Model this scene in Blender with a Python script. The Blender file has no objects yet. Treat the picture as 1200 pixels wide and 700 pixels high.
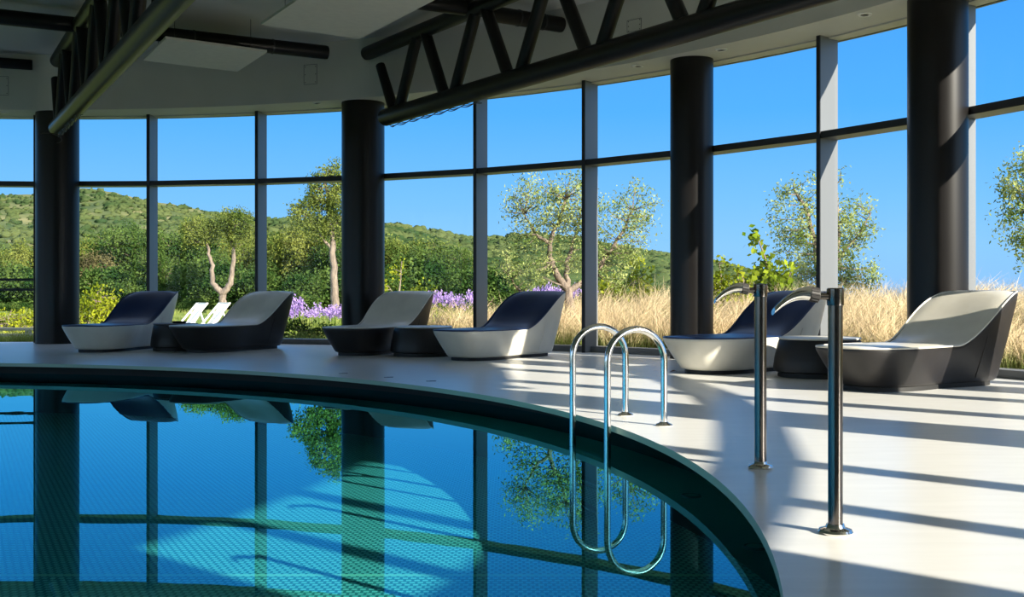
import bpy, math, random
import numpy as np
from mathutils import Vector, Matrix
random.seed(7); rng = np.random.default_rng(7)
PI = math.pi; R = math.radians
scene = bpy.context.scene
COL = scene.collection
CX, CY = -8.97, 5.66                      # common centre of the round pool hall
RP = 10.07                                # edge of the deck over the pool
RGL = 16.50                               # line of the glass
ZS = 4.513                                # underside of the soffit
ZC = 5.58                                 # ceiling

# ------------------------------------------------------------------ materials
def mat(name, color, rough=0.5, metal=0.0, spec=0.5, noise=None, bump=None):
    m = bpy.data.materials.new(name); m.use_nodes = True
    nt = m.node_tree; b = nt.nodes['Principled BSDF']
    b.inputs['Base Color'].default_value = (*color, 1); b.inputs['Roughness'].default_value = rough
    b.inputs['Metallic'].default_value = metal; b.inputs['Specular IOR Level'].default_value = spec
    tc = nt.nodes.new('ShaderNodeTexCoord')
    if noise:                              # (scale, second colour, stretch)
        sc, c2, st = noise
        mp = nt.nodes.new('ShaderNodeMapping'); mp.inputs['Scale'].default_value = st
        nz = nt.nodes.new('ShaderNodeTexNoise'); nz.inputs['Scale'].default_value = sc; nz.inputs['Detail'].default_value = 4
        rp = nt.nodes.new('ShaderNodeValToRGB')
        rp.color_ramp.elements[0].color = (*color, 1); rp.color_ramp.elements[0].position = .35
        rp.color_ramp.elements[1].color = (*c2, 1); rp.color_ramp.elements[1].position = .65
        nt.links.new(tc.outputs['Object'], mp.inputs[0]); nt.links.new(mp.outputs[0], nz.inputs['Vector'])
        nt.links.new(nz.outputs['Fac'], rp.inputs[0]); nt.links.new(rp.outputs[0], b.inputs['Base Color'])
    if bump:                               # (scale, strength, distance)
        nz = nt.nodes.new('ShaderNodeTexNoise'); nz.inputs['Scale'].default_value = bump[0]; nz.inputs['Detail'].default_value = 3
        bp = nt.nodes.new('ShaderNodeBump'); bp.inputs['Strength'].default_value = bump[1]; bp.inputs['Distance'].default_value = bump[2]
        nt.links.new(tc.outputs['Object'], nz.inputs['Vector'])
        nt.links.new(nz.outputs['Fac'], bp.inputs['Height']); nt.links.new(bp.outputs[0], b.inputs['Normal'])
    return m

def clear_mat(name, tint, f0, gloss_col, power=5.0, gain=1.0, wave=0.0):
    """see-through sheet: Schlick mix of a tinted clear body and a mirror"""
    m = bpy.data.materials.new(name); m.use_nodes = True
    nt = m.node_tree; N = nt.nodes; L = nt.links; N.clear()
    out = N.new('ShaderNodeOutputMaterial'); mix = N.new('ShaderNodeMixShader')
    tr = N.new('ShaderNodeBsdfTransparent'); tr.inputs[0].default_value = (*tint, 1)
    gl = N.new('ShaderNodeBsdfGlossy'); gl.inputs['Color'].default_value = (*gloss_col, 1); gl.inputs['Roughness'].default_value = 0.0
    ge = N.new('ShaderNodeNewGeometry')
    dt = N.new('ShaderNodeVectorMath'); dt.operation = 'DOT_PRODUCT'
    L.new(ge.outputs['Normal'], dt.inputs[0]); L.new(ge.outputs['Incoming'], dt.inputs[1])
    def mth(op, a, b=None):
        n = N.new('ShaderNodeMath'); n.operation = op; n.use_clamp = False
        for i, v in enumerate((a, b)):
            if v is None: continue
            if isinstance(v, (int, float)): n.inputs[i].default_value = v
            else: L.new(v, n.inputs[i])
        return n.outputs[0]
    c = mth('ABSOLUTE', dt.outputs['Value'])
    s = mth('POWER', mth('SUBTRACT', 1.0, c), power)
    s = mth('ADD', mth('MULTIPLY', s, (1 - f0) * gain), f0)
    L.new(s, mix.inputs[0]); L.new(tr.outputs[0], mix.inputs[1]); L.new(gl.outputs[0], mix.inputs[2]); L.new(mix.outputs[0], out.inputs[0])
    if wave:
        tc = N.new('ShaderNodeTexCoord'); nz = N.new('ShaderNodeTexNoise'); nz.inputs['Scale'].default_value = 2.2; nz.inputs['Detail'].default_value = 2
        bp = N.new('ShaderNodeBump'); bp.inputs['Strength'].default_value = wave; bp.inputs['Distance'].default_value = 0.02
        L.new(tc.outputs['Object'], nz.inputs['Vector']); L.new(nz.outputs['Fac'], bp.inputs['Height']); L.new(bp.outputs[0], gl.inputs['Normal'])
    return m

def leaf_mat(name, c1, c2, trans=0.25, scale=1.2):
    m = bpy.data.materials.new(name); m.use_nodes = True
    nt = m.node_tree; N = nt.nodes; L = nt.links; N.clear()
    out = N.new('ShaderNodeOutputMaterial'); mix = N.new('ShaderNodeMixShader'); mix.inputs[0].default_value = trans
    d = N.new('ShaderNodeBsdfDiffuse'); t = N.new('ShaderNodeBsdfTranslucent')
    tc = N.new('ShaderNodeTexCoord'); nz = N.new('ShaderNodeTexNoise'); nz.inputs['Scale'].default_value = scale; nz.inputs['Detail'].default_value = 6
    rp = N.new('ShaderNodeValToRGB')
    rp.color_ramp.elements[0].position = .38; rp.color_ramp.elements[0].color = (*c1, 1)
    rp.color_ramp.elements[1].position = .62; rp.color_ramp.elements[1].color = (*c2, 1)
    L.new(tc.outputs['Object'], nz.inputs['Vector']); L.new(nz.outputs['Fac'], rp.inputs[0])
    L.new(rp.outputs[0], d.inputs[0]); L.new(rp.outputs[0], t.inputs[0])
    L.new(d.outputs[0], mix.inputs[1]); L.new(t.outputs[0], mix.inputs[2]); L.new(mix.outputs[0], out.inputs[0])
    return m

def vcol_mat(name, trans=0.3):
    m = bpy.data.materials.new(name); m.use_nodes = True
    nt = m.node_tree; N = nt.nodes; L = nt.links; N.clear()
    out = N.new('ShaderNodeOutputMaterial'); mix = N.new('ShaderNodeMixShader'); mix.inputs[0].default_value = trans
    d = N.new('ShaderNodeBsdfDiffuse'); t = N.new('ShaderNodeBsdfTranslucent'); a = N.new('ShaderNodeAttribute'); a.attribute_name = 'tone'
    L.new(a.outputs['Color'], d.inputs[0]); L.new(a.outputs['Color'], t.inputs[0])
    L.new(d.outputs[0], mix.inputs[1]); L.new(t.outputs[0], mix.inputs[2]); L.new(mix.outputs[0], out.inputs[0])
    return m

M = {}
M['deck'] = mat('deck_resin', (.78, .775, .745), .28, noise=(2.0, (.73, .725, .695), (1, 6, 1)), bump=(60, .02, .01))
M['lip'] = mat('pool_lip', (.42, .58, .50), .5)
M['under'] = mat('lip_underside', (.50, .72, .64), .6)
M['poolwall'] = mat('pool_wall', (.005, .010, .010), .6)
M['white'] = mat('ceiling_paint', (.58, .58, .53), .8, noise=(1.5, (.55, .55, .50), (1, 1, 1)))
M['backwall'] = mat('back_wall_paint', (.50, .52, .54), .8)
M['ceil'] = mat('ceiling_board', (.55, .55, .51), .8)
M['panel'] = mat('acoustic_board', (.66, .65, .60), .8, noise=(8, (.62, .61, .57), (1, 1, 1)))
M['black'] = mat('black_column_paint', (.010, .009, .009), .36, spec=.28, noise=(6, (.008, .007, .007), (1, 1, .2)))
M['steel_black'] = mat('black_truss_paint', (.007, .007, .008), .38, spec=.25)
M['grey_metal'] = mat('grey_frame_metal', (.17, .18, .19), .45, .3)
M['dark_metal'] = mat('dark_frame_metal', (.020, .021, .024), .5, .1)
M['chrome'] = mat('polished_steel', (.74, .72, .68), .12, 1.0, bump=(25, .02, .002))
M['darkchrome'] = mat('dark_polished_steel', (.15, .135, .128), .16, 1.0)
M['knob'] = mat('dark_rubber', (.03, .028, .028), .55)
M['whiteleather'] = mat('white_leatherette', (.72, .69, .60), .30, noise=(3, (.64, .61, .53), (1, 1, 1)), bump=(14, .05, .01))
M['blackleather'] = mat('black_leatherette', (.013, .012, .013), .42, spec=.4, noise=(4, (.018, .016, .016), (1, 1, 1)), bump=(14, .08, .01))
M['navy'] = mat('navy_leatherette', (.004, .024, .095), .36, spec=.30, noise=(3, (.003, .018, .075), (1, 1, 1)), bump=(14, .05, .01))
M['plinth'] = mat('black_plinth', (.01, .01, .01), .6)
M['bark'] = mat('bark', (.12, .09, .07), .9, noise=(14, (.26, .20, .15), (1, 1, .3)), bump=(30, .6, .02))
M['wood'] = mat('weathered_timber', (.66, .60, .50), .8, noise=(5, (.50, .44, .36), (.2, 3, 3)))
M['canvas'] = mat('white_canvas', (.85, .85, .82), .8)
M['olive'] = leaf_mat('olive_leaves', (.12, .18, .04), (.42, .46, .17), .32, 2.5)
M['oak'] = leaf_mat('oak_leaves', (.050, .085, .016), (.19, .22, .05), .25, 1.2)
M['forest'] = leaf_mat('forest_leaves', (.020, .052, .012), (.10, .15, .035), .2, .8)
M['yellowgreen'] = leaf_mat('yellow_green_leaves', (.12, .16, .012), (.36, .38, .03), .35, 1.2)
M['lightgreen'] = leaf_mat('light_green_leaves', (.085, .115, .018), (.24, .26, .06), .3, 1.0)
M['brownish'] = leaf_mat('brown_green_leaves', (.055, .055, .025), (.16, .14, .06), .2, .8)
M['fig'] = leaf_mat('fig_leaves', (.08, .15, .010), (.30, .36, .03), .35, 2)
M['scrub'] = leaf_mat('scrub_leaves', (.030, .055, .020), (.08, .10, .036), .05, .05)
M['purple'] = leaf_mat('lilac_petals', (.30, .18, .50), (.50, .36, .68), .3, 8)
M['stem'] = leaf_mat('green_stems', (.08, .14, .02), (.16, .22, .04), .2, 3)
M['grass'] = vcol_mat('dry_feather_grass')
M['leafbrown'] = mat('dry_leaf', (.16, .06, .025), .8)

def pool_floor_mat():
    m = bpy.data.materials.new('pool_mosaic'); m.use_nodes = True
    nt = m.node_tree; N = nt.nodes; L = nt.links; b = N['Principled BSDF']; b.inputs['Roughness'].default_value = .5
    tc = N.new('ShaderNodeTexCoord')
    br = N.new('ShaderNodeTexBrick'); br.offset = .5
    br.inputs['Scale'].default_value = 1.0
    br.inputs['Brick Width'].default_value = .050; br.inputs['Row Height'].default_value = .050
    br.inputs['Mortar Size'].default_value = .011; br.inputs['Mortar Smooth'].default_value = .4
    br.inputs['Color1'].default_value = (.75, .96, .92, 1); br.inputs['Color2'].default_value = (.66, .90, .86, 1); br.inputs['Mortar'].default_value = (.14, .30, .32, 1)
    L.new(tc.outputs['Object'], br.inputs['Vector'])
    # pale joint line across the floor
    sp = N.new('ShaderNodeSeparateXYZ'); L.new(tc.outputs['Object'], sp.inputs[0])
    a = N.new('ShaderNodeMath'); a.operation = 'SUBTRACT'; a.inputs[1].default_value = 6.80; L.new(sp.outputs['Y'], a.inputs[0])
    ab = N.new('ShaderNodeMath'); ab.operation = 'ABSOLUTE'; L.new(a.outputs[0], ab.inputs[0])
    lt = N.new('ShaderNodeMath'); lt.operation = 'LESS_THAN'; lt.inputs[1].default_value = .022; L.new(ab.outputs[0], lt.inputs[0])
    mx = N.new('ShaderNodeMixRGB'); L.new(lt.outputs[0], mx.inputs[0]); L.new(br.outputs['Color'], mx.inputs[1]); mx.inputs[2].default_value = (.85, .95, .75, 1)
    L.new(mx.outputs[0], b.inputs['Base Color'])
    return m
M['poolfloor'] = pool_floor_mat()
M['water'] = clear_mat('pool_water', (.30, .76, .77), .02, (.25, .86, .98), power=4.3, wave=.012)
M['glass'] = clear_mat('window_glass', (.96, .985, .98), .006, (1, 1, 1), gain=.3)

def ground_mat(name, stops, scale, bump=0.0):
    m = bpy.data.materials.new(name); m.use_nodes = True
    nt = m.node_tree; N = nt.nodes; L = nt.links; b = N['Principled BSDF']; b.inputs['Roughness'].default_value = .95; b.inputs['Specular IOR Level'].default_value = .1
    tc = N.new('ShaderNodeTexCoord'); nz = N.new('ShaderNodeTexNoise'); nz.inputs['Scale'].default_value = scale; nz.inputs['Detail'].default_value = 8; nz.inputs['Roughness'].default_value = .62
    rp = N.new('ShaderNodeValToRGB'); cr = rp.color_ramp
    while len(cr.elements) < len(stops): cr.elements.new(.5)
    for e, (p, c) in zip(cr.elements, stops): e.position = p; e.color = (*c, 1)
    L.new(tc.outputs['Object'], nz.inputs['Vector']); L.new(nz.outputs['Fac'], rp.inputs[0]); L.new(rp.outputs[0], b.inputs['Base Color'])
    return m
M['lawn'] = ground_mat('lawn', [(.3, (.07, .12, .02)), (.5, (.13, .18, .04)), (.7, (.23, .24, .08))], .8)
M['hill'] = ground_mat('hillside', [(.36, (.04, .066, .024)), (.50, (.09, .11, .04)), (.62, (.18, .17, .075))], .035)
M['land'] = ground_mat('far_land', [(.4, (.08, .11, .03)), (.6, (.22, .20, .09))], .1)

# ------------------------------------------------------------------ mesh helpers
class MB:
    def __init__(s): s.v = []; s.f = []; s.mi = []; s.cur = 0
    def add(s, vs, fs):
        o = len(s.v); s.v.extend([tuple(p) for p in vs]); s.f.extend([tuple(i + o for i in f) for f in fs]); s.mi.extend([s.cur] * len(fs)); return s
    def box(s, c, size, rot=None):
        hx, hy, hz = (d / 2 for d in size)
        P = [Vector((x, y, z)) for x in (-hx, hx) for y in (-hy, hy) for z in (-hz, hz)]
        if rot is not None: P = [rot @ p for p in P]
        c = Vector(c)
        return s.add([p + c for p in P], [(0, 1, 3, 2), (4, 6, 7, 5), (0, 4, 5, 1), (2, 3, 7, 6), (0, 2, 6, 4), (1, 5, 7, 3)])
    def beam(s, a, b, w, hgt, up=(0, 0, 1)):
        """box between two points: w across, hgt along up"""
        a, b = Vector(a), Vector(b); t = (b - a).normalized(); up = Vector(up); sd = t.cross(up).normalized(); up = sd.cross(t).normalized()
        P = [q + sd * x * w / 2 + up * z * hgt / 2 for q in (a, b) for x in (-1, 1) for z in (-1, 1)]
        return s.add(P, [(0, 1, 3, 2), (4, 6, 7, 5), (0, 4, 5, 1), (2, 3, 7, 6), (0, 2, 6, 4), (1, 5, 7, 3)])
    def tube(s, pts, rad, n=12, cap=True):
        pts = [Vector(p) for p in pts]; m = len(pts)
        if isinstance(rad, (int, float)): rad = [rad] * m
        vs = []; fs = []; nrm = None
        for i in range(m):
            t = (pts[min(i + 1, m - 1)] - pts[max(i - 1, 0)])
            t = t.normalized() if t.length > 1e-9 else Vector((0, 0, 1))
            if nrm is None:
                nrm = t.orthogonal().normalized()
            else:
                nrm = (nrm - t * nrm.dot(t)); nrm = nrm.normalized() if nrm.length > 1e-6 else t.orthogonal().normalized()
            bn = t.cross(nrm)
            for k in range(n):
                a = 2 * PI * k / n
                vs.append(pts[i] + (nrm * math.cos(a) + bn * math.sin(a)) * rad[i])
        for i in range(m - 1):
            for k in range(n):
                fs.append((i * n + k, i * n + (k + 1) % n, (i + 1) * n + (k + 1) % n, (i + 1) * n + k))
        if cap: fs.append(tuple(range(n - 1, -1, -1))); fs.append(tuple((m - 1) * n + k for k in range(n)))
        return s.add(vs, fs)
    def lathe(s, prof, c=(0, 0, 0), n=32, sx=1, sy=1, disc=False):
        vs = []; fs = []; m = len(prof)
        for (r, z) in prof:
            for k in range(n):
                a = 2 * PI * k / n; vs.append((c[0] + r * math.cos(a) * sx, c[1] + r * math.sin(a) * sy, c[2] + z))
        for i in range(m - 1):
            for k in range(n):
                fs.append((i * n + k, i * n + (k + 1) % n, (i + 1) * n + (k + 1) % n, (i + 1) * n + k))
        if disc: fs = []
        z0, z1 = prof[0], prof[-1]
        if z0[0] > 1e-6 and (disc or (z1[0] > 1e-6 and abs(z0[1] - z1[1]) > 1e-6)): fs.append(tuple(range(n - 1, -1, -1)))
        if not disc and z1[0] > 1e-6 and z0[0] > 1e-6 and abs(z0[1] - z1[1]) > 1e-6: fs.append(tuple((m - 1) * n + k for k in range(n)))
        return s.add(vs, fs)
    def disc(s, r, c, n=128, up=True):
        vs = [(c[0] + r * math.cos(2 * PI * k / n), c[1] + r * math.sin(2 * PI * k / n), c[2]) for k in range(n)]
        return s.add(vs, [tuple(range(n)) if up else tuple(range(n - 1, -1, -1))])
    def ring(s, r0, r1, z0, z1, a0=0, a1=360, n=128, faces='tbio'):
        """annular sector about the hall centre"""
        full = abs(a1 - a0 - 360) < 1e-6
        cols = n if full else n + 1
        vs = []
        for k in range(cols):
            a = R(a0 + (a1 - a0) * k / n); c, d = math.cos(a), math.sin(a)
            for (r, z) in ((r0, z0), (r1, z0), (r1, z1), (r0, z1)): vs.append((CX + r * c, CY + r * d, z))
        fs = []
        for k in range(n):
            i = 4 * k; j = 4 * ((k + 1) % cols)
            if 'b' in faces: fs.append((i, j, j + 1, i + 1))
            if 'o' in faces: fs.append((i + 1, j + 1, j + 2, i + 2))
            if 't' in faces: fs.append((i + 2, j + 2, j + 3, i + 3))
            if 'i' in faces: fs.append((i + 3, j + 3, j, i))
        if not full:
            fs.append((0, 1, 2, 3)); j = 4 * n; fs.append((j + 3, j + 2, j + 1, j))
        return s.add(vs, fs)
    def build(s, name, m, parent=None, smooth=40, loc=None):
        me = bpy.data.meshes.new(name); me.from_pydata(s.v, [], s.f)
        for mm in (m if isinstance(m, (list, tuple)) else [m]): me.materials.append(mm)
        if any(s.mi): me.polygons.foreach_set('material_index', s.mi)
        if smooth:
            me.polygons.foreach_set('use_smooth', [True] * len(me.polygons)); me.update()
            me.set_sharp_from_angle(angle=R(smooth))
        me.validate(); me.update()
        o = bpy.data.objects.new(name, me); COL.objects.link(o)
        if parent: o.parent = parent
        if loc: o.location = loc
        return o
def tag(o, label=None, cat=None, group=None, kind=None):
    if label: o['label'] = label
    if cat: o['category'] = cat
    if group: o['group'] = group
    if kind: o['kind'] = kind
    return o
def empty(name, loc=(0, 0, 0), rz=0):
    o = bpy.data.objects.new(name, None); COL.objects.link(o); o.location = loc; o.rotation_euler = (0, 0, rz); o.empty_display_size = .2
    return o
def thing(name, label, cat, loc=(0, 0, 0), rz=0, group=None): return tag(empty(name, loc, rz), label, cat, group)
def struct(o, label=None, cat=None): return tag(o, label, cat, kind='structure')
def copy_tree(o, parent=None):
    c = o.copy(); COL.objects.link(c)
    if parent: c.parent = parent
    for ch in list(o.children): copy_tree(ch, c)
    return c
def pol(a, r, z=0.0): return Vector((CX + r * math.cos(R(a)), CY + r * math.sin(R(a)), z))
def apply_bevel(o, w, seg=2):
    b = o.modifiers.new('bevel', 'BEVEL'); b.width = w; b.segments = seg; b.limit_method = 'ANGLE'; b.angle_limit = R(40)
    return o

# ------------------------------------------------------------------ the hall
fl = MB(); fl.ring(RP, 16.62, -.047, 0, n=256, faces='tib')
fo = fl.build('floor', [M['deck']], smooth=30)
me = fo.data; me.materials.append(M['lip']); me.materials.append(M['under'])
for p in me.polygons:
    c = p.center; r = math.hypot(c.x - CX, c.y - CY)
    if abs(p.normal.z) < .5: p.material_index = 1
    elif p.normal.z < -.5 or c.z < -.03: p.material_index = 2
struct(fo, 'pale resin deck around the round pool', 'floor')

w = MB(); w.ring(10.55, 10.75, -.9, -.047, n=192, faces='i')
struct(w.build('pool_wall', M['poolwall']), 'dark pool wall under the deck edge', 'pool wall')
w = MB(); w.disc(10.55, (CX, CY, -.745))
struct(w.build('pool_basin', M['poolfloor']), 'teal mosaic pool floor under water', 'pool floor')
w = MB(); w.disc(10.54, (CX, CY, -.18))
tag(w.build('pool_water', M['water'], smooth=0), 'still blue water filling the round pool', 'water', kind='stuff')

c = MB(); c.disc(15.56, (CX, CY, ZC), up=False)
struct(c.build('ceiling', M['ceil']), 'off-white ceiling over the pool', 'ceiling')
c = MB(); c.ring(15.55, 15.62, ZS + .001, ZC, n=192, faces='io')
struct(c.build('trim_1', M['white'], smooth=30), 'curved white fascia above the glass', 'fascia')
c = MB(); c.ring(15.55, 16.70, ZS, ZS + .04, n=192, faces='bt')
struct(c.build('trim_2', M['white'], smooth=30), 'white soffit ring over the columns', 'soffit')
c = MB(); c.ring(16.66, 16.75, ZS, ZC + .25, n=192, faces='tbio'); c.disc(16.7, (CX, CY, ZC + .2))
struct(c.build('roof', M['grey_metal'], smooth=30), 'flat roof of the pool hall', 'roof')

# glazed part: mullion angles (measured from the hall centre)
ANG = [275.6, 267.6, 259.6, 251.6, 243.6, 235.6, 227.6, 219.6, 211.6, 203.6, 195.6, 187.6, 179.6, 171.6, 163.6, 155.6, 147.6, 139.6, 131.6, 123.6, 115.6, 107.6, 99.7, 91.68, 83.64, 75.6, 67.5, 59.1, 51.14, 43.3, 35.59, 28.1, 20.5, 14.0, 7.5, .5, -7.0, -13.9, -18.2, -23.2]  # unseen rear bays are added to let fill skylight into the hall
ZT = 3.155
def prism(mb, a, r0, r1, wd, z0, z1):
    p0, p1 = pol(a, r0), pol(a, r1); t = (p1 - p0).normalized(); sd = Vector((-t.y, t.x, 0)) * wd / 2
    mb.add([Vector((q.x, q.y, z)) for z in (z0, z1) for q in (p0 - sd, p1 - sd, p1 + sd, p0 + sd)],
           [(3, 2, 1, 0), (4, 5, 6, 7), (0, 1, 5, 4), (1, 2, 6, 5), (2, 3, 7, 6), (3, 0, 4, 7)])
def chord(mb, a, b, r0, r1, z0, z1):
    P = [pol(a, r0), pol(b, r0), pol(b, r1), pol(a, r1)]
    mb.add([Vector((q.x, q.y, z)) for z in (z0, z1) for q in P], [(3, 2, 1, 0), (4, 5, 6, 7), (0, 1, 5, 4), (1, 2, 6, 5), (2, 3, 7, 6), (3, 0, 4, 7)])
win = []
for i, a in enumerate(ANG):
    e = empty('window_%d' % (i + 1), pol(a, RGL, 0)); struct(e, None, None); win.append(e)
    inv = Matrix.Translation(-e.location)
    def pt(mb, name, m):
        o = mb.build(name, m, e, smooth=30); o.matrix_parent_inverse = Matrix.Identity(4)
        o.data.transform(inv); return o
    q = MB(); prism(q, a, 16.19, 16.56, .058, 0.0, ZS)
    pt(q, 'mullion', M['grey_metal'])
    q = MB(); prism(q, a, 16.175, 16.192, .062, 0.0, ZS)
    pt(q, 'mullion_cap', M['dark_metal'])
    if i + 1 < len(ANG):
        b = ANG[i + 1]; d = .11
        q = MB(); chord(q, a - d, b + d, 16.22, 16.56, ZT - .045, ZT + .045); pt(q, 'transom', M['grey_metal'])
        q = MB(); chord(q, a - d, b + d, 16.20, 16.222, ZT - .047, ZT + .047); pt(q, 'transom_cap', M['dark_metal'])
        if not (95 < a < 102): 
            q = MB(); chord(q, a, b, 16.36, 16.62, 0.0, .10); pt(q, 'sill', M['grey_metal'])
        q = MB(); chord(q, a - d, b + d, 16.36, 16.56, ZS - .02, ZS); pt(q, 'head_rail', M['white'])
        for (z0, z1) in ((.10, ZT - .045), (ZT + .045, ZS - .02)):
            q = MB(); P = [pol(a - d, RGL), pol(b + d, RGL)]
            q.add([(P[0].x, P[0].y, z0), (P[1].x, P[1].y, z0), (P[1].x, P[1].y, z1), (P[0].x, P[0].y, z1)], [(0, 1, 2, 3)])
            pt(q, 'pane', M['glass'])
        if a > 95 and a < 110:                 # the bays left of the first column carry two push bars
            for z in (1.255, 1.055):
                q = MB(); q.beam(pol(a - .2, 16.42, z), pol(b + .2, 16.42, z), .05, .05); pt(q, 'push_bar', M['dark_metal'])
w2 = MB(); w2.ring(16.40, 16.62, 0, ZS, 275.6, 336.8, n=80)
struct(w2.build('wall_back', M['backwall'], smooth=30), 'plain wall closing the hall behind the camera', 'wall')

# ------------------------------------------------------------------ columns
def column(a, r, rad, label):
    t = thing('round_column', label, 'column', pol(a, r, 0), 0, 'black round columns')
    s_ = MB(); s_.lathe([(rad, 0.0), (rad, ZS)], n=64); s_.build('shaft', M['black'], t, smooth=40)
    s_ = MB(); s_.lathe([(rad + .004, 0.0), (rad + .004, .025)], n=64); s_.build('base_ring', M['plinth'], t)
column(89.85, 16.0, .403, 'black round column at the far left behind the first lounger')
column(67.25, 16.05, .396, 'black round column behind the black lounger with the pale table beside it')
column(43.3, 16.06, .323, 'slim black round column rising behind the lounger at the shower posts')
column(28.2, 15.96, .345, 'largest-looking black round column, behind the big white-topped lounger')
for a in (16.5, -4.0, -22.6):
    column(a, 15.95, .37, 'black round column beside the glass right of the frame')

# ------------------------------------------------------------------ roof trusses and purlins
def truss(A, D, label, s_end, u):
    """A: end of bottom chord, D: plan direction per unit s (vector), zb/zt chord heights"""
    zb, zt = 4.06, 5.31
    t = thing('roof_truss', label, 'truss', (A[0], A[1], zb), 0, 'black tubular roof trusses')
    P = lambda s, z: Vector((D[0] * s, D[1] * s, z - zb))
    k = MB(); k.tube([P(-.004, zb), P(0, zb)] + [P(s_end * j / 8, zb) for j in range(1, 9)], [.135] + [.15] * 9, 24); k.build('bottom_chord', M['steel_black'], t)
    k = MB(); k.tube([P(u[0], zt), P(s_end, zt)], .125, 20); k.build('top_chord', M['steel_black'], t)
    n0, st = .037, .1905
    j = 0
    k = MB(); k.tube([P(n0, zb), P(n0 - .0575, 5.0)], [.095, .085], 16); k.build('web_tube', M['steel_black'], t)
    while n0 + st * (j + .5) < s_end:
        s0 = n0 + st * j
        for (sa, sb) in ((s0, s0 + st * .5), (s0 + st, s0 + st * .5)):
            if sa > s_end: continue
            k = MB(); k.tube([P(sa + (.012 if sb > sa else -.012), zb), P(sb + (-.012 if sb > sa else .012), zt)], .095, 16); k.build('web_tube', M['steel_black'], t)
        j += 1
    # cables clipped under the chord
    for q in range(3):
        pts = []
        for i in range(40):
            s = .02 + .30 * i / 39; sag = .035 * abs(math.sin(i * .55 + q)) + .01
            pts.append(P(s, zb - .15 - sag) + Vector((.03 * (q - 1), .02 * (q - 1), 0)))
        k = MB(); k.tube(pts, .007, 5); k.build('cable', M['knob'], t)
    return t
truss((-2.21, 19.27), (5.38, -8.19), 'black lattice truss of round tubes crossing the upper middle of the hall', 1.70, (-.075,))
tl = truss((-8.46, 20.5), (4.72, -8.59), 'black lattice truss seen nearly end-on at upper left', 2.35, (.0,))
k = MB()
pts = [Vector((.08 + .13 * math.cos(a), -.5 + .2 * math.cos(a), -.17 - .09 * (1 + math.sin(a)))) for a in np.linspace(.8 * PI, 2.3 * PI, 20)]
k.tube(pts, .009, 6); k.build('cable', M['knob'], tl)

def purlin(a, b, z, rad, label, capend=True):
    a, b = Vector((*a, z)), Vector((*b, z)); d = b - a
    t = thing('roof_purlin', label, 'purlin', a, 0, 'black tubular purlins')
    k = MB(); k.tube([(0, 0, 0), d], rad, 24); k.build('tube', M['steel_black'], t)
    n = d.normalized(); k = MB(); k.tube([-n * .03, n * .0], rad * .96, 24); k.build('end_plate', M['steel_black'], t)
    for j in (.25, .6):
        k = MB(); k.tube([d * j - n * .012, d * j + n * .012], rad + .008, 24); k.build('band', M['dark_metal'], t)
    return t
purlin((-3.36, 19.88), (-6.78, 17.98), 5.33, .125, 'black ceiling tube from the left truss to the fascia, over a hung panel')
purlin((-6.98, 17.88), (-12.6, 14.9), 5.33, .125, 'black ceiling tube running off the top left corner')
purlin((.775, 17.74), (-.35, 17.02), 5.31, .125, 'short black ceiling tube with bolted end plate right of the middle truss')
purlin((-.50, 16.93), (-4.9, 14.6), 5.35, .125, 'black ceiling tube leading left from the middle truss')
purlin((-9.22, 21.12), (-13.5, 19.4), 5.36, .10, 'black ceiling tube stub low at the left edge')

# ------------------------------------------------------------------ hung acoustic panels
def panel(p, u, v, z, label):
    t = thing('ceiling_panel', label, 'ceiling panel', (p[0], p[1], z), 0, 'white hung acoustic panels')
    u = Vector((*u, 0)); v = Vector((*v, 0)); k = MB()
    P = [Vector((0, 0, 0)), u, u + v, v]
    k.add([q + Vector((0, 0, h)) for h in (0, .04) for q in P], [(3, 2, 1, 0), (4, 5, 6, 7), (0, 1, 5, 4), (1, 2, 6, 5), (2, 3, 7, 6), (3, 0, 4, 7)])
    k.build('board', M['panel'], t, smooth=0)
    for (i, j) in ((.12, .15), (.88, .15), (.12, .85), (.88, .85)):
        q = u * i + v * j; k = MB(); k.tube([q + Vector((0, 0, .04)), q + Vector((0, 0, ZC - z))], .005, 6); k.build('hanger_wire', M['dark_metal'], t)
panel((-6.36, 19.01), (1.38, .98), (.90, -1.63), 5.0, 'small square white panel hung below the long tube at left')
panel((-3.74, 16.46), (1.33, .94), (1.75, -3.0), 5.0, 'large white panel hung beside the middle truss')
panel((-11.4, 17.2), (1.38, .98), (.90, -1.63), 5.0, 'white panel cut by the left edge of the picture')

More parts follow.
